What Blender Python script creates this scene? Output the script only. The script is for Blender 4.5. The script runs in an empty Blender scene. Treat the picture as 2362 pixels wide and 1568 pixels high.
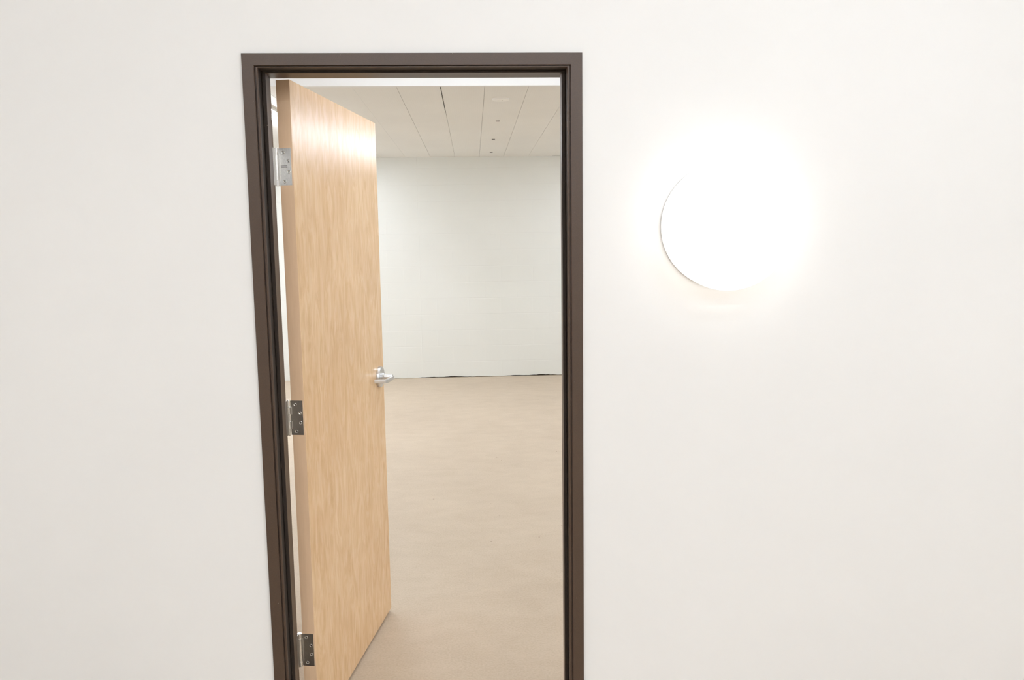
import bpy, bmesh, math, random
from mathutils import Vector, Matrix

S = bpy.context.scene
COL = S.collection
random.seed(4)

# ------------------------------------------------------------------ camera, world, exposure
F_PX = 1816.85
CAM = Vector((0.6561, -2.3969, 1.6579))
pi_, ya_, ro_ = math.radians(6.96), math.radians(2.7576), math.radians(-0.7838)
fwd = Vector((math.sin(ya_) * math.cos(pi_), math.cos(ya_) * math.cos(pi_), -math.sin(pi_)))
rt = Vector((math.cos(ya_), -math.sin(ya_), 0))
up = rt.cross(fwd)
r2 = math.cos(ro_) * rt + math.sin(ro_) * up
u2 = -math.sin(ro_) * rt + math.cos(ro_) * up
cd = bpy.data.cameras.new('camera')
cam = bpy.data.objects.new('camera', cd)
COL.objects.link(cam)
cd.sensor_fit = 'HORIZONTAL'
cd.sensor_width = 36.0
cd.lens = 36.0 * F_PX / 2362.0
cd.clip_start = 0.05
m3 = Matrix((r2, u2, -fwd)).transposed()
cam.matrix_world = Matrix.Translation(CAM) @ m3.to_4x4()
S.camera = cam

W = bpy.data.worlds.new('world')
S.world = W
W.use_nodes = True
W.node_tree.nodes['Background'].inputs[0].default_value = (0.05, 0.05, 0.05, 1)
W.node_tree.nodes['Background'].inputs[1].default_value = 0.2

S.view_settings.view_transform = 'Standard'
S.view_settings.look = 'None'
S.view_settings.gamma = 1.0
S.view_settings.use_curve_mapping = False
S.view_settings.exposure = 0.0
S.cycles.diffuse_bounces = 7
E_FRONT = 25.0      # corridor strips, with the added middle and rear rows
E_BACK = 39.5       # strip lights in the far room
E_BULKHEAD_FILL = 20.5        # unseen strip added to brighten the bulkhead
E_LAMP = 1.6        # round wall lamp

# ------------------------------------------------------------------ materials
def mat(name):
    m = bpy.data.materials.new(name)
    m.use_nodes = True
    nt = m.node_tree
    return m, nt, nt.nodes['Principled BSDF']

def N(nt, t, **kw):
    n = nt.nodes.new(t)
    for k, v in kw.items():
        setattr(n, k, v)
    return n

def noise(nt, vec, scale, detail=3, rough=.5, dist=0):
    n = N(nt, 'ShaderNodeTexNoise')
    n.inputs['Scale'].default_value = scale
    n.inputs['Detail'].default_value = detail
    n.inputs['Roughness'].default_value = rough
    n.inputs['Distortion'].default_value = dist
    nt.links.new(vec, n.inputs['Vector'])
    return n.outputs['Fac']

def ramp(nt, fac, stops):
    r = N(nt, 'ShaderNodeValToRGB')
    els = r.color_ramp.elements
    while len(els) < len(stops):
        els.new(.5)
    for e, (p, c) in zip(els, stops):
        e.position = p
        e.color = (*c, 1) if len(c) == 3 else c
    nt.links.new(fac, r.inputs[0])
    return r.outputs[0]

def mix(nt, fac, a, b, mode='MIX'):
    n = N(nt, 'ShaderNodeMix', data_type='RGBA', blend_type=mode)
    for sock, v in ((n.inputs[0], fac), (n.inputs[6], a), (n.inputs[7], b)):
        if isinstance(v, (int, float)):
            sock.default_value = v
        elif isinstance(v, tuple):
            sock.default_value = (*v, 1)
        else:
            nt.links.new(v, sock)
    return n.outputs[2]

def objvec(nt, scale=(1, 1, 1), loc=(0, 0, 0)):
    tc = N(nt, 'ShaderNodeTexCoord')
    mp = N(nt, 'ShaderNodeMapping')
    mp.inputs['Scale'].default_value = scale
    mp.inputs['Location'].default_value = loc
    nt.links.new(tc.outputs['Object'], mp.inputs['Vector'])
    return mp.outputs[0]

def bump(nt, bsdf, h, strength, dist):
    b = N(nt, 'ShaderNodeBump')
    b.inputs['Strength'].default_value = strength
    b.inputs['Distance'].default_value = dist
    nt.links.new(h, b.inputs['Height'])
    nt.links.new(b.outputs[0], bsdf.inputs['Normal'])

def paint(name, col, rough=.6, bs=.05, nscale=60, var=.015):
    m, nt, b = mat(name)
    v = objvec(nt)
    big = noise(nt, v, 1.3, 3)
    c = ramp(nt, big, [(.3, tuple(x * (1 - var) for x in col)), (.7, tuple(min(1, x * (1 + var)) for x in col))])
    nt.links.new(c, b.inputs['Base Color'])
    b.inputs['Roughness'].default_value = rough
    bump(nt, b, noise(nt, v, nscale, 3), bs, .002)
    return m

M_WALL = paint('wall_paint', (.845, .832, .815), .65, .04)
M_CORR = paint('corridor_paint', (.82, .81, .79), .7, .03)
M_WHITE = paint('white_gypsum', (.86, .86, .86), .6, .03)
M_BEAM = paint('bulkhead_paint', (.88, .88, .885), .55, .02)

def metal_paint(name, col, rough):
    m, nt, b = mat(name)
    v = objvec(nt)
    n1 = noise(nt, v, 420, 3, .6)
    c = ramp(nt, n1, [(.3, tuple(x * .86 for x in col)), (.7, tuple(x * 1.14 for x in col))])
    # tiny chips of bare paint
    chips = ramp(nt, noise(nt, objvec(nt, (1, 1, .7), (3, 1, 2)), 140, 2, .5), [(.80, (0, 0, 0)), (.815, (1, 1, 1))])
    c = mix(nt, chips, c, (.5, .42, .34))
    nt.links.new(c, b.inputs['Base Color'])
    b.inputs['Roughness'].default_value = rough
    b.inputs['Specular IOR Level'].default_value = .5
    bump(nt, b, noise(nt, v, 300, 3), .12, .001)
    return m

M_FRAME = metal_paint('bronze_frame_enamel', (.074, .044, .028), .40)

def wood(name, edge=False):
    m, nt, b = mat(name)
    # short pore flecks, wavy flakes and broad cathedral contours of a plain sliced veneer
    fine = noise(nt, objvec(nt, (95, 95, 7)), 1.0, 4, .6, .3)
    mid = noise(nt, objvec(nt, (22, 22, 5.5), (2, 0, 1)), 1.0, 5, .6, 2.0)
    broad = noise(nt, objvec(nt, (5.5, 5.5, 1.3), (5, 0, 3)), 1.0, 3, .5, 1.0)
    low = noise(nt, objvec(nt, (2.4, 2.4, .55), (1.3, 0, .7)), 1.0, 3, .5, .8)
    mul = N(nt, 'ShaderNodeMath', operation='MULTIPLY')
    mul.inputs[1].default_value = 85
    nt.links.new(low, mul.inputs[0])
    sn = N(nt, 'ShaderNodeMath', operation='SINE')
    nt.links.new(mul.outputs[0], sn.inputs[0])
    hf = N(nt, 'ShaderNodeMath', operation='MULTIPLY_ADD')
    hf.inputs[1].default_value = .5
    hf.inputs[2].default_value = .5
    nt.links.new(sn.outputs[0], hf.inputs[0])
    if edge:
        c = ramp(nt, broad, [(.3, (.80, .56, .36)), (.7, (.86, .61, .40))])
        c = mix(nt, .2, c, ramp(nt, fine, [(.3, (.62, .39, .21)), (.65, (.84, .60, .39))]))
    else:
        c = ramp(nt, broad, [(.38, (.765, .48, .255)), (.62, (.90, .635, .385))])
        c = mix(nt, .26, c, ramp(nt, hf.outputs[0], [(.05, (.70, .43, .22)), (.5, (.86, .59, .34)), (.95, (.91, .66, .41))]))
        c = mix(nt, .50, c, ramp(nt, mid, [(.36, (.71, .435, .22)), (.5, (.86, .585, .33)), (.64, (.96, .73, .47))]))
        c = mix(nt, .20, c, ramp(nt, fine, [(.34, (.60, .35, .17)), (.6, (.86, .60, .36))]))
    nt.links.new(c, b.inputs['Base Color'])
    b.inputs['Roughness'].default_value = .235 if not edge else .45
    b.inputs['Specular IOR Level'].default_value = .45
    bump(nt, b, fine, .03, .001)
    return m

M_WOOD = wood('birch_veneer')
M_WOODEDGE = wood('birch_edge_banding', True)

def metal(name, col, rough, grain=True):
    m, nt, b = mat(name)
    b.inputs['Metallic'].default_value = 1
    v = objvec(nt, (1, 1, .25))
    n1 = noise(nt, v, 600, 3)
    c = ramp(nt, n1, [(.3, tuple(x * .88 for x in col)), (.7, tuple(min(1, x * 1.06) for x in col))])
    nt.links.new(c, b.inputs['Base Color'])
    b.inputs['Roughness'].default_value = rough
    if grain:
        bump(nt, b, n1, .08, .0005)
    return m

M_HINGE = metal('satin_steel', (.42, .395, .365), .38)
M_HINGE_LIGHT = metal('pale_satin_steel', (.80, .79, .77), .50)
M_BARREL = metal('bright_steel', (.80, .78, .75), .30)
M_SCREW = metal('screw_steel', (.72, .70, .66), .25)
M_DARK, _nt, _b = mat('dark_recess')
_b.inputs['Base Color'].default_value = (.045, .035, .028, 1)
_b.inputs['Roughness'].default_value = .9
M_CHROME = metal('satin_chrome', (.74, .745, .755), .33)

def concrete():
    m, nt, b = mat('sealed_concrete')
    v = objvec(nt)
    a = noise(nt, v, 1.1, 5, .55, .6)
    d = noise(nt, objvec(nt, (1, 1.6, 1), (4, 7, 0)), 5.5, 6, .62, .4)
    g = noise(nt, v, 110, 4, .7)
    c = ramp(nt, a, [(.32, (.465, .372, .272)), (.68, (.565, .462, .345))])
    c = mix(nt, .35, c, ramp(nt, d, [(.35, (.45, .36, .262)), (.65, (.60, .50, .385))]))
    c = mix(nt, .32, c, ramp(nt, g, [(.28, (.32, .25, .175)), (.5, (.52, .425, .32)), (.72, (.66, .56, .445))]))
    vo = N(nt, 'ShaderNodeTexVoronoi')
    vo.inputs['Scale'].default_value = 9
    nt.links.new(v, vo.inputs['Vector'])
    sp = ramp(nt, vo.outputs['Distance'], [(.028, (1, 1, 1)), (.05, (0, 0, 0))])
    keep = ramp(nt, noise(nt, objvec(nt, loc=(9, 2, 0)), 6, 2), [(.52, (0, 0, 0)), (.56, (1, 1, 1))])
    c = mix(nt, mix(nt, 1.0, sp, keep, 'MULTIPLY'), c, (.22, .15, .10))
    nt.links.new(c, b.inputs['Base Color'])
    b.inputs['Roughness'].default_value = .62
    b.inputs['Specular IOR Level'].default_value = .4
    bump(nt, b, g, .10, .002)
    return m

M_FLOOR = concrete()

def block_wall():
    m, nt, b = mat('painted_block')
    tc = N(nt, 'ShaderNodeTexCoord')
    sep = N(nt, 'ShaderNodeSeparateXYZ')
    com = N(nt, 'ShaderNodeCombineXYZ')
    nt.links.new(tc.outputs['Object'], sep.inputs[0])
    nt.links.new(sep.outputs[0], com.inputs[0])
    nt.links.new(sep.outputs[2], com.inputs[1])
    br = N(nt, 'ShaderNodeTexBrick', offset=.5)
    br.inputs['Scale'].default_value = 1
    br.inputs['Brick Width'].default_value = .4
    br.inputs['Row Height'].default_value = .199
    br.inputs['Mortar Size'].default_value = .0042
    br.inputs['Mortar Smooth'].default_value = .45
    br.inputs['Color1'].default_value = (1, 1, 1, 1)
    br.inputs['Color2'].default_value = (.97, .97, .97, 1)
    br.inputs['Mortar'].default_value = (0, 0, 0, 1)
    nt.links.new(com.outputs[0], br.inputs['Vector'])
    br.inputs['Color2'].default_value = (1, 1, 1, 1)
    rw = N(nt, 'ShaderNodeTexBrick', offset=0)       # struck bed joints read stronger than the filled head joints
    for k_, v_ in (('Scale', 1), ('Brick Width', 60), ('Row Height', .199), ('Mortar Size', .0046), ('Mortar Smooth', .4)):
        rw.inputs[k_].default_value = v_
    rw.inputs['Color1'].default_value = rw.inputs['Color2'].default_value = (1, 1, 1, 1)
    rw.inputs['Mortar'].default_value = (0, 0, 0, 1)
    nt.links.new(com.outputs[0], rw.inputs['Vector'])
    v = objvec(nt)
    fn = noise(nt, v, 90, 4, .7)
    patch = ramp(nt, noise(nt, objvec(nt, (.8, 1, 5)), 1.4, 2), [(.38, (.25, .25, .25)), (.6, (1, 1, 1))])
    h = mix(nt, patch, (1, 1, 1), mix(nt, .2, rw.outputs['Color'], br.outputs['Color']))
    h = mix(nt, .12, h, fn)
    c = ramp(nt, noise(nt, v, .9, 3), [(.3, (.735, .735, .685)), (.7, (.765, .765, .72))])
    nt.links.new(c, b.inputs['Base Color'])
    b.inputs['Roughness'].default_value = .5
    bump(nt, b, h, .40, .004)
    return m

M_BLOCK = block_wall()

def plank():
    m, nt, b = mat('ceiling_plank')
    v = objvec(nt)
    a = noise(nt, v, 1.6, 4)
    # perforation, faint
    vo = N(nt, 'ShaderNodeTexVoronoi')
    vo.inputs['Scale'].default_value = 60
    vo.inputs['Randomness'].default_value = .1
    nt.links.new(v, vo.inputs['Vector'])
    c = ramp(nt, a, [(.3, (.825, .82, .80)), (.7, (.855, .85, .83))])
    c = mix(nt, .05, c, ramp(nt, vo.outputs['Distance'], [(.1, (.25, .22, .18)), (.3, (.75, .68, .58))]))
    nt.links.new(c, b.inputs['Base Color'])
    b.inputs['Roughness'].default_value = .7
    return m

M_PLANK = plank()

def emit(name, col, strength):
    m, nt, b = mat(name)
    b.inputs['Base Color'].default_value = (.9, .9, .9, 1)
    b.inputs['Emission Color'].default_value = (*col, 1)
    b.inputs['Emission Strength'].default_value = strength
    return m

M_EF = emit('corridor_diffuser', (.85, .92, 1), E_FRONT)
M_EB = emit('room_diffuser', (.814, .884, 1), E_BACK)
M_FILL = emit('bulkhead_fill', (.86, .93, 1), E_BULKHEAD_FILL)
M_EL = emit('wall_lamp_diffuser', (1, .975, .945), E_LAMP)
M_HOUS = paint('lamp_housing', (.85, .85, .84), .4, .0)

# ------------------------------------------------------------------ mesh helpers
def obj(name, bm, m, parent=None, smooth=False):
    me = bpy.data.meshes.new(name)
    bmesh.ops.recalc_face_normals(bm, faces=bm.faces)
    bm.to_mesh(me)
    bm.free()
    for mm in (m if isinstance(m, (list, tuple)) else [m]):
        me.materials.append(mm)
    if smooth:
        for p in me.polygons:
            p.use_smooth = True
        me.set_sharp_from_angle(angle=math.radians(35))
    o = bpy.data.objects.new(name, me)
    COL.objects.link(o)
    if parent:
        o.parent = parent
    return o

def box(bm, a, b, bevel=0, mi=0):
    res = bmesh.ops.create_cube(bm, size=1)
    c = [(a[i] + b[i]) / 2 for i in range(3)]
    s = [abs(b[i] - a[i]) for i in range(3)]
    for v in res['verts']:
        v.co = Vector([v.co[i] * s[i] + c[i] for i in range(3)])
    faces = list({f for v in res['verts'] for f in v.link_faces})
    for f in faces:
        f.material_index = mi
    if bevel:
        es = list({e for f in faces for e in f.edges})
        bmesh.ops.bevel(bm, geom=es, offset=bevel, segments=2, profile=.6, affect='EDGES', material=-1)

def lathe(bm, prof, M, seg=48, mi=0):
    """prof: (r, h) pairs turned about local z; M places it"""
    rings = []
    for r, h in prof:
        if r < 1e-6:
            rings.append([bm.verts.new(M @ Vector((0, 0, h)))])
        else:
            rings.append([bm.verts.new(M @ Vector((r * math.cos(2 * math.pi * k / seg), r * math.sin(2 * math.pi * k / seg), h))) for k in range(seg)])
    for a, b in zip(rings, rings[1:]):
        for k in range(seg):
            k2 = (k + 1) % seg
            if len(a) == 1:
                f = bm.faces.new((a[0], b[k], b[k2]))
            elif len(b) == 1:
                f = bm.faces.new((a[k], a[k2], b[0]))
            else:
                f = bm.faces.new((a[k], a[k2], b[k2], b[k]))
            f.material_index = mi

def prism(bm, poly, place, h0, h1):
    """poly in 2D extruded; place(u, v, h) -> xyz"""
    lo = [bm.verts.new(place(u, v, h0)) for u, v in poly]
    hi = [bm.verts.new(place(u, v, h1)) for u, v in poly]
    n = len(poly)
    for k in range(n):
        bm.faces.new((lo[k], lo[(k + 1) % n], hi[(k + 1) % n], hi[k]))
    bm.faces.new(lo[::-1])
    bm.faces.new(hi)

def struct(o, label=None):
    o['kind'] = 'structure'
    if label:
        o['label'] = label
    return o

def empty(name, loc, rz=0):
    o = bpy.data.objects.new(name, None)
    o.empty_display_size = .1
    o.location = loc
    o.rotation_euler = (0, 0, rz)
    COL.objects.link(o)
    return o

# ------------------------------------------------------------------ shell
FW, FH = 0.9898, 2.2137          # door frame outer size
WT = .146                        # wall thickness
HC = 2.7188                      # far room ceiling
YB = 7.417                       # far room back wall
XL, XR = -3.4, 4.6
CX0, CX1, CY, CZ = -2.8, 4.5, -6.6, 3.55

bm = bmesh.new()
box(bm, (XL - .2, CY - .2, -.12), (XR + .2, YB + .6, 0))
struct(obj('floor', bm, M_FLOOR), 'beige sealed concrete floor with fine specks')

bm = bmesh.new()
g = .012                         # the wall runs in behind the frame's face
box(bm, (XL - .2, 0, 0), (g, WT, CZ))
box(bm, (FW - g, 0, 0), (XR + .2, WT, CZ))
box(bm, (g, 0, FH - g), (FW - g, WT, CZ))
bmesh.ops.remove_doubles(bm, verts=bm.verts, dist=1e-5)
struct(obj('wall_front', bm, M_WALL), 'smooth white wall around the open doorway')

# back wall of painted blocks, its foot a ragged line over a dark joint
bm = bmesh.new()
xs = [XL + i * .03 for i in range(int((XR - XL) / .03) + 2)]
def foot(x):
    t = .0045 + .0035 * math.sin(x * 5.3) + .003 * math.sin(x * 17 + 1) + random.uniform(-.0015, .002)
    if x < -.2:
        t *= .6
    return max(.0015, t + (.004 if x > .1 else 0))
vs_lo = [bm.verts.new((x, YB, foot(x))) for x in xs]
vs_hi = [bm.verts.new((x, YB, HC)) for x in xs]
ws_lo = [bm.verts.new((x, YB + .2, .012)) for x in xs]
ws_hi = [bm.verts.new((x, YB + .2, HC)) for x in xs]
for i in range(len(xs) - 1):
    for a, b in ((vs_lo, vs_hi), (ws_lo, ws_hi), (vs_lo, ws_lo), (vs_hi, ws_hi)):
        bm.faces.new((a[i], a[i + 1], b[i + 1], b[i]))
for i in (0, len(xs) - 1):
    bm.faces.new((vs_lo[i], vs_hi[i], ws_hi[i], ws_lo[i]))
struct(obj('wall_back', bm, M_BLOCK), 'painted white concrete block wall at the end of the room')
bm = bmesh.new()
box(bm, (XL, YB + .03, .0005), (XR, YB + .19, .011))
struct(obj('trim_1', bm, M_DARK), 'dark ragged joint under the block wall')

for nm, x0, x1 in (('wall_left', XL - .2, XL), ('wall_right', XR, XR + .2)):
    bm = bmesh.new()
    box(bm, (x0, WT, 0), (x1, YB + .2, HC))
    struct(obj(nm, bm, M_BLOCK), 'side wall of the far room')

# bulkhead just inside the room
BY, BZ = 2.80, 2.6635
bm = bmesh.new()
box(bm, (XL, BY, BZ), (XR, BY + .035, HC + .45), .0)
struct(obj('trim_2', bm, M_BEAM), 'white bulkhead face above the ceiling edge inside the room')

# plank ceiling: boards 0.30 m wide with open seams
bm = bmesh.new()
seams = [-.135 + .2985 * k for k in range(-12, 17)]
for a, b in zip(seams, seams[1:]):
    ga = .0022
    if abs(b - .462) < .02:
        pass
    x0, x1 = a + ga / 2, b - ga / 2
    dz = random.uniform(-.0004, .0012)
    vs = []
    wide = abs(b - .462) < .05
    y_ = [BY + .035, BY + .3, 4.1, 4.2, YB]
    for y in y_:
        xx = x1 - (.0045 if wide and y < 4.15 else 0)
        vs.append([bm.verts.new((x0, y, HC + dz)), bm.verts.new((xx, y, HC + dz)), bm.verts.new((xx, y, HC + .02)), bm.verts.new((x0, y, HC + .02))])
    for p, q in zip(vs, vs[1:]):
        for k in range(4):
            bm.faces.new((p[k], p[(k + 1) % 4], q[(k + 1) % 4], q[k]))
    bm.faces.new(vs[0]); bm.faces.new(vs[-1][::-1])
struct(obj('ceiling', bm, M_PLANK), 'beige plank ceiling with straight seams running to the back')
bm = bmesh.new()
box(bm, (XL, BY + .035, HC + .021), (XR, YB + .2, HC + .06))
struct(obj('trim_4', bm, M_DARK))
bm = bmesh.new()
box(bm, (XL, WT, HC + .45), (XR, BY + .035, HC + .5))
struct(obj('ceiling', bm, M_WHITE), 'white ceiling between the doorway and the bulkhead')
# side walls of that higher strip
bm = bmesh.new()
box(bm, (XL - .2, WT, HC), (XL, BY + .035, HC + .45))
box(bm, (XR, WT, HC), (XR + .2, BY + .035, HC + .45))
struct(obj('trim_3', bm, M_WHITE))

# the corridor the photograph is taken from
bm = bmesh.new()
box(bm, (XL - .2, CY, CZ), (XR + .2, WT, CZ + .1))
struct(obj('ceiling', bm, M_WHITE), 'white corridor ceiling behind the camera')
for nm, a, b in (('wall_left', (CX0 - .15, CY, 0), (CX0, 0, CZ)),
                 ('wall_right', (CX1, CY, 0), (CX1 + .15, 0, CZ)),
                 ('wall_rear', (CX0 - .15, CY - .15, 0), (CX1 + .15, CY, CZ))):
    bm = bmesh.new()
    box(bm, a, b)
    struct(obj(nm, bm, M_CORR), 'plain painted corridor wall')

# ------------------------------------------------------------------ door frame
# profile: t = distance in from the outer edge, y = depth
M_FRAME_SHADE = metal_paint('bronze_frame_shade', (.024, .014, .008), .75)  # frame enamel darkened, painting in the shade on the stop front and return
prof = [(0, .0005), (.0002, -.0085), (.0012, -.010), (.0335, -.010), (.0352, -.0085), (.0356, -.002), (.0382, -.002),
        (.0388, -.0075), (.0405, -.0098), (.0432, -.0098), (.0452, -.0082), (.0460, -.005), (.0460, .0290), (.0480, .0260), (.0490, .0300), (.0565, .0300),
        (.0575, .0310), (.0575, .072), (.0565, .073), (.0415, .073), (.0415, .150), (.0400, .1545), (.002, .1545), (0, .153),
        (0, WT - .0005), (.0118, WT - .0005), (.0118, .0005)]
frame = empty('door_2', (0, 0, 0))
frame['kind'] = 'structure'
frame['label'] = 'dark bronze painted steel frame around the open doorway'

def frame_run(name, pts):
    """pts: function t,y -> (start, end) with mitred ends"""
    bm = bmesh.new()
    lo = [bm.verts.new(pts(t, y)[0]) for t, y in prof]
    hi = [bm.verts.new(pts(t, y)[1]) for t, y in prof]
    n = len(prof)
    for k in range(n):
        bm.faces.new((lo[k], lo[(k + 1) % n], hi[(k + 1) % n], hi[k]))
    bm.faces.new(lo[::-1])
    bm.faces.new(hi)
    o = obj(name, bm, [M_FRAME, M_FRAME_SHADE], frame)
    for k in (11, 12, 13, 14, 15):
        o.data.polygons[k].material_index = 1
tz = lambda t: t if t < .0357 else .0356 + (t - .0356) * .575
frame_run('jamb', lambda t, y: (Vector((t, y, .001)), Vector((t, y, FH - tz(t)))))
frame_run('jamb', lambda t, y: (Vector((FW - t, y, .001)), Vector((FW - t, y, FH - tz(t)))))
frame_run('head', lambda t, y: (Vector((t, y, FH - tz(t))), Vector((FW - t, y, FH - tz(t)))))

# ------------------------------------------------------------------ door leaf
TH = math.radians(80.2067)
DW, DT = .911, .0445
TOP, BOT = 2.1727, .016
door = empty('door_1', (.099, .1534, 0), TH)     # local x along the leaf, local -y is the face we see, +y the far face
door['kind'] = 'structure'
door['label'] = 'birch veneered wooden door standing open into the room'
bm = bmesh.new()
box(bm, (0, 0, BOT), (DW, DT, TOP), .0012)
for f in bm.faces:
    if abs(f.normal.x) > .9 or abs(f.calc_center_median().x - DW / 2) > DW / 2 - .0006:
        f.material_index = 1
for f in bm.faces:
    c = f.calc_center_median()
    f.material_index = 1 if (c.x < .0003 or c.x > DW - .0003) else 0
obj('door_leaf', bm, [M_WOOD, M_WOODEDGE], door)

def screw_bm(c, spin):
    b = bmesh.new()
    M = Matrix.Translation(c) @ Matrix.Rotation(-math.pi / 2, 4, 'Y') @ Matrix.Rotation(spin, 4, 'Z')
    lathe(b, [(0.0054, -.0008), (.0054, .0001), (.0046, .0005), (.0030, -.0002), (.0016, -.0002), (0, -.0002)], M, 24)
    # cross recess
    for a in (0, math.pi / 2):
        R_ = M @ Matrix.Rotation(a, 4, 'Z')
        r = bmesh.ops.create_cube(b, size=1)
        for v in r['verts']:
            v.co = R_ @ Vector((v.co.x * .0052, v.co.y * .0010, v.co.z * .0004 + .00015))
            
        for f in {f for v in r['verts'] for f in v.link_faces}:
            f.material_index = 1
    return b

PIV_Y, PIV_X = .0535, -.0020
def knuckle(b, z0, z1, r, mi=0):
    lathe(b, [(0, z0), (r * .9, z0), (r, z0 + .0006), (r, z1 - .0006), (r * .9, z1), (0, z1)], Matrix.Translation((PIV_X, PIV_Y, 0)), 28, mi)

ct, st = math.cos(TH), math.sin(TH)
def world_to_door(p):
    dx, dy = p[0] - .099, p[1] - .1534
    return Vector((dx * ct + dy * st, -dx * st + dy * ct, p[2]))

def hinge(z0, spring, tone):
    """z0 is the leaf's lower edge; leaf 114.3 mm high"""
    h = .1143
    b = bmesh.new()
    # leaf let into the door's edge, running out to the pin
    box(b, (-.0010, .0055, z0), (.0022, PIV_Y - .006, z0 + h), .0003)
    mh = M_HINGE_LIGHT if z0 > 1.5 else M_HINGE
    hg = obj('hinge', b, mh, door)
    hg['label'] = tone
    # leaf on the jamb
    b = bmesh.new()
    px, py = .099 + PIV_X * ct - PIV_Y * st, .1534 + PIV_X * st + PIV_Y * ct
    box(b, (.0395, .086, z0), (.0428, py - .004, z0 + h))
    for v in b.verts:
        v.co = world_to_door(v.co)
    obj('jamb_plate', b, mh, hg)
    # barrel
    b = bmesh.new()
    if spring:
        r = .0074
        knuckle(b, z0 - .002, z0 + .0155, r)
        knuckle(b, z0 + .0165, z0 + h - .0165, r * .97)
        knuckle(b, z0 + h - .0155, z0 + h + .001, r)
        knuckle(b, z0 + .010, z0 + h - .010, r * .82)
    else:
        r = .0062
        zz = [0, .021, .0455, .0685, .0935, h]
        rr = [.0046, .0064, .0048, .0066, .0046]
        for k in range(5):
            knuckle(b, z0 + zz[k] + .0004, z0 + zz[k + 1] - .0004, rr[k])
        for k in (1, 3):        # bearing rings
            for q in (zz[k] + .0015, zz[k + 1] - .0045):
                knuckle(b, z0 + q, z0 + q + .003, rr[k] + .0005)
        knuckle(b, z0 - .003, z0 + h + .0025, .0036)
    obj('barrel', b, M_BARREL, hg, smooth=True)
    # rolled edge of the leaf beside the barrel
    b = bmesh.new()
    if spring:
        box(b, (-.0030, PIV_Y - .0125, z0 + .016), (-.0008, PIV_Y - .0100, z0 + h - .016), .0004)
    else:
        for k in (1, 3):
            box(b, (-.0030, PIV_Y - .0115, z0 + zz[k]), (-.0008, PIV_Y - .0090, z0 + zz[k + 1]), .0004)
    obj('rolled_edge', b, M_BARREL, hg)
    # screws
    for k, (e, fz) in enumerate(((.0305, .887), (.0150, .642), (.0145, .358), (.0295, .10))):
        obj('screw', screw_bm(Vector((-.0011, e, z0 + h * fz)), .5 + k), [M_SCREW, M_DARK], hg)
    return hg

h1 = hinge(1.9648 - .1143 + .0, True, 'light grey steel top hinge with a fat barrel')
h2 = hinge(1.1035 - .057, False, 'dark steel middle hinge with a knuckled pin')
h3 = hinge(.2452, True, 'dark steel bottom hinge near the lower edge of the frame')
# the two faint stamped rows on the top hinge
b = bmesh.new()
zc = 1.9648 - .1143 + .1143 * .505
for row, zz_ in enumerate((zc + .0022, zc - .0022)):
    y = .0195
    while y < .0395:
        w = random.uniform(.0008, .0016)
        box(b, (-.00125, y, zz_ - .0009), (-.0009, y + w, zz_ + .0009))
        y += w + .0006
obj('stamp', b, M_DARK, h1)

# lever handle: local frame with s along the leaf, n outward from the face, z up
def lever_set(side):
    hd = None
    def P(s, n, z):
        return Vector((s, -n if side > 0 else DT + n, z))
    s0, z0 = .838, 1.097
    Mx = Matrix.Translation(P(s0, 0, z0)) @ Matrix.Rotation(math.radians(90 if side > 0 else -90), 4, 'X')
    b = bmesh.new()
    lathe(b, [(0, 0), (.0435, 0), (.0440, .0008), (.0440, .0030), (.0428, .0034), (.0428, .0042), (.0440, .0046), (.0440, .0120),
              (.0425, .0142), (.0400, .0146), (.0200, .0146), (.0195, .0138), (0, .0138)], Mx, 64)
    rose = obj('rose', b, M_CHROME, door, smooth=True)
    # hub and shaft
    b = bmesh.new()
    lathe(b, [(0, .0139), (.0165, .0139), (.0165, .022), (.0150, .0232), (.0150, .026), (.0118, .0275), (.0112, .030), (.0112, .058), (.0100, .0605), (0, .0605)], Mx, 40)
    obj('shaft', b, M_CHROME, rose, smooth=True)
    # lever: rounded-rectangle section swept along arm, corner and return
    path = [(.853, .0595)]
    path += [(s, .0600) for s in (.850, .835, .815, .790, .770)]
    cx_, cn, rr = .7615, .0480, .0120
    for k in range(1, 9):
        a = math.pi / 2 * k / 8
        path.append((cx_ - rr * math.sin(a), cn + rr * math.cos(a)))
    path += [(.7480, .036), (.7455, .024), (.7435, .0095)]
    b = bmesh.new()
    rings = []
    HZ, T_ = .0085, .0040
    for i, (s, n) in enumerate(path):
        p0 = path[max(0, i - 1)]; p1 = path[min(len(path) - 1, i + 1)]
        tx, ty = p1[0] - p0[0], p1[1] - p0[1]
        L = math.hypot(tx, ty); nx, ny = -ty / L, tx / L
        ring = []
        for q in range(16):
            a = 2 * math.pi * q / 16
            ca, sa = math.cos(a), math.sin(a)
            u = math.copysign(abs(ca) ** .25, ca) * T_
            w = math.copysign(abs(sa) ** .22, sa) * HZ
            ring.append(b.verts.new(P(s + nx * u, n + ny * u, z0 - .004 + w)))
        rings.append(ring)
    for a_, c_ in zip(rings, rings[1:]):
        for q in range(16):
            b.faces.new((a_[q], a_[(q + 1) % 16], c_[(q + 1) % 16], c_[q]))
    b.faces.new(rings[0][::-1]); b.faces.new(rings[-1])
    obj('lever', b, M_CHROME, rose, smooth=True)
    rose['label'] = 'satin chrome round rose with a returned lever' if side > 0 else 'satin chrome rose on the far face'
lever_set(1)
lever_set(-1)
b = bmesh.new()
box(b, (DW - .001, .0095, 1.04), (DW + .0008, .035, 1.15), .0003)
obj('latch_plate', b, M_CHROME, door)

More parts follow.
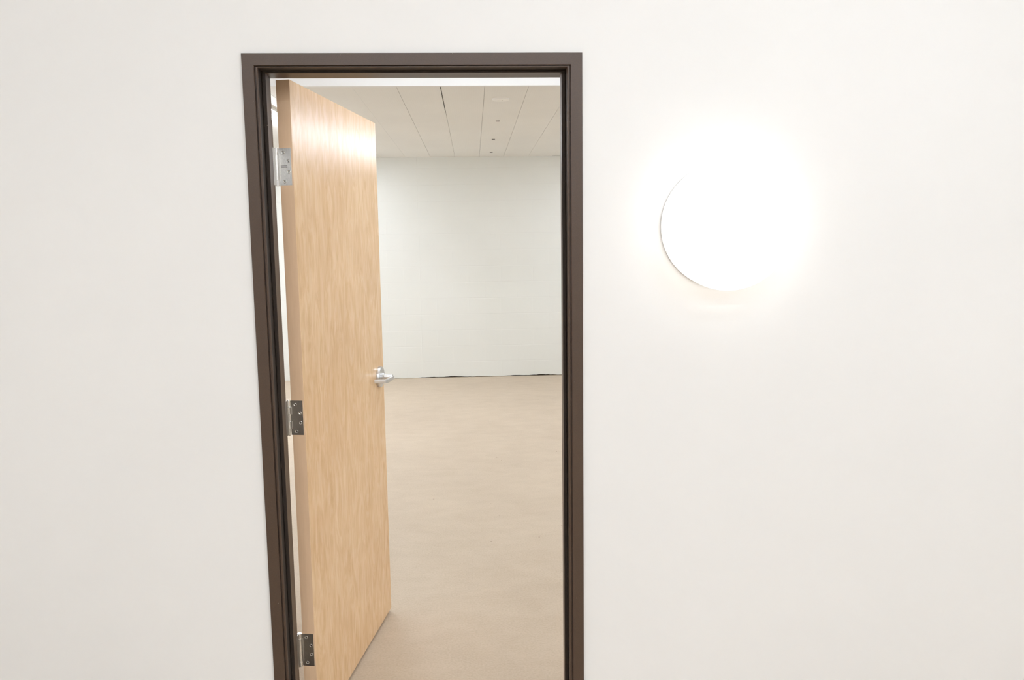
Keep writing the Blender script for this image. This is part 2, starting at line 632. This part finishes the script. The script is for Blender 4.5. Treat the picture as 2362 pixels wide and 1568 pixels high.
# ------------------------------------------------------------------ round wall lamp
lamp = empty('wall_lamp', (1.4145, 0, 1.704))
lamp['label'] = 'round white drum lamp glowing brightly on the wall right of the doorway'
lamp['category'] = 'wall lamp'
ML = Matrix.Rotation(math.pi / 2, 4, 'X')      # local z -> world -y
b = bmesh.new()
lathe(b, [(0, .001), (.186, .001), (.186, .010), (.178, .012), (0, .012)], ML, 96)
obj('base', b, M_HOUS, lamp, smooth=True)
b = bmesh.new()
lathe(b, [(.170, .0125), (.186, .0125), (.1885, .030), (.1900, .083), (.1880, .0875), (.175, .0895), (.10, .093), (0, .094)], ML, 96)
obj('diffuser', b, M_EL, lamp, smooth=True)
b = bmesh.new()
lathe(b, [(.1888, .0790), (.1930, .0790), (.1932, .0800), (.1932, .0868), (.1926, .0876), (.1885, .0876), (.1870, .0868)], ML, 96)
obj('rim', b, emit('glowing_rim', (1, .94, .91), 1.1), lamp, smooth=True)

# ------------------------------------------------------------------ ceiling things in the far room
def light_proto(name, length, width, depth, m_em):
    root = empty(name, (0, 0, 0))
    b = bmesh.new()
    box(b, (-width / 2, -length / 2, -.022), (width / 2, length / 2, 0), .003)
    for s in (-1, 1):
        box(b, (-width / 2, s * length / 2 - .006, -depth), (width / 2, s * length / 2 + .006, -.0), .002)
    obj('housing', b, M_HOUS, root)
    b = bmesh.new()
    w = width / 2 - .004
    poly = [(-w, -.0225), (-w, -depth * .6), (-w * .82, -depth * .93), (-w * .5, -depth), (w * .5, -depth), (w * .82, -depth * .93), (w, -depth * .6), (w, -.0225)]
    prism(b, poly, lambda u, v, h: Vector((u, h, v)), -length / 2 + .007, length / 2 - .007)
    obj('diffuser', b, m_em, root)
    return root

def dup(root, loc, rz=None):
    r = root.copy()
    COL.objects.link(r)
    r.location = loc
    for ch in list(root.children):
        c = ch.copy()
        COL.objects.link(c)
        c.parent = r
    return r

proto = light_proto('ceiling_light', 1.8, .14, .040, M_EB)
spots = [(-.915, 4.05), (-.915, 5.9), (-2.75, 4.05), (-2.75, 5.9), (2.6, 4.05), (2.6, 5.9)]  # far left row is unseen, added to keep up the room's light level
for i, (x, y) in enumerate(spots):
    o = proto if i == 0 else dup(proto, (0, 0, 0))
    o.location = (x, y, HC)
    o['category'] = 'ceiling light'
    if i == 0:
        o['label'] = 'glowing strip light on the plank ceiling seen between frame and open door'
    elif i < 4:
        o['label'] = ('strip light in line behind the one beside the open door', 'added unseen strip light in the far left row, nearest the bulkhead', 'added unseen strip light in the far left row, nearest the block wall')[i - 1]
        o['group'] = 'strip lights hidden behind the door'
    else:
        o['label'] = 'strip light in the right row of the far room, ' + ('nearest the bulkhead', 'nearest the block wall')[i - 4]
        o['group'] = 'strip lights on the right of the far room'

near = light_proto('ceiling_light', 2.4, .24, .075, M_FILL)  # fill lamp above the door head, added to light the bulkhead face
near.location = (.8, 1.3, HC + .45)
near.rotation_euler = (0, 0, math.pi / 2)
near['label'] = 'added strip light out of view that brightens the white bulkhead'
near['category'] = 'ceiling light'

corr_fill = light_proto('ceiling_light', 2.7, .16, .075, M_EF)  # long strips out of view, added to spread light evenly over the wall
where = ['nearest the doorway wall', 'left one of the added middle row', 'right one of the added middle row', 'left one of the added rear row', 'right one of the added rear row']
short = light_proto('ceiling_light', 1.0, .16, .075, M_EF)
for k, (x, y) in enumerate(((1.75, -1.75), (-.1, -3.5), (2.9, -3.5), (-.1, -5.3), (2.9, -5.3))):
    o = short if k == 0 else corr_fill if k == 1 else dup(corr_fill, (0, 0, 0))
    o.location = (x, y, CZ)
    o.rotation_euler = (0, 0, math.pi / 2)
    o['label'] = 'corridor strip light ' + where[k]
    o['category'] = 'ceiling light'
    o['group'] = 'strip lights on the corridor ceiling'

# round cover
det = empty('smoke_detector', (.885, 3.577, HC))
det['label'] = 'round off-white disc on the plank ceiling nearest the doorway'
det['category'] = 'smoke detector'
MD = Matrix.Rotation(math.pi, 4, 'X')
b = bmesh.new()
lathe(b, [(0, -.002), (.064, -.002), (.064, .004), (.060, .010), (.0, .012)], MD, 48)
obj('cover', b, paint('off_white_plastic', (.90, .89, .86), .4, 0), det, smooth=True)
for x in (-.014, .012):
    b = bmesh.new()
    lathe(b, [(0, .0), (.0035, .0), (.0035, .0125), (0, .0128)], MD @ Matrix.Translation((x, .008 * (1 if x > 0 else -1), 0)), 16)
    obj('screw', b, M_SCREW, det)

names = ['small dark slot in the ceiling, nearest to the round disc', 'small dark slot in the ceiling, middle of the row of three', 'small dark slot in the ceiling, nearest to the block wall']
first = None
for k, (x, y) in enumerate(((.896, 4.627), (.890, 5.823), (.895, 6.967))):
    if first is None:
        b = bmesh.new()
        box(b, (-.0165, -.013, -.003), (.0165, .013, .0005), .0008)
        first = obj('ceiling_slot', b, M_DARK)
        o = first
    else:
        o = first.copy()
        COL.objects.link(o)
    o.location = (x, y, HC)
    o['label'] = names[k]
    o['category'] = 'slot'
    o['group'] = 'dark slots in a row along the ceiling'
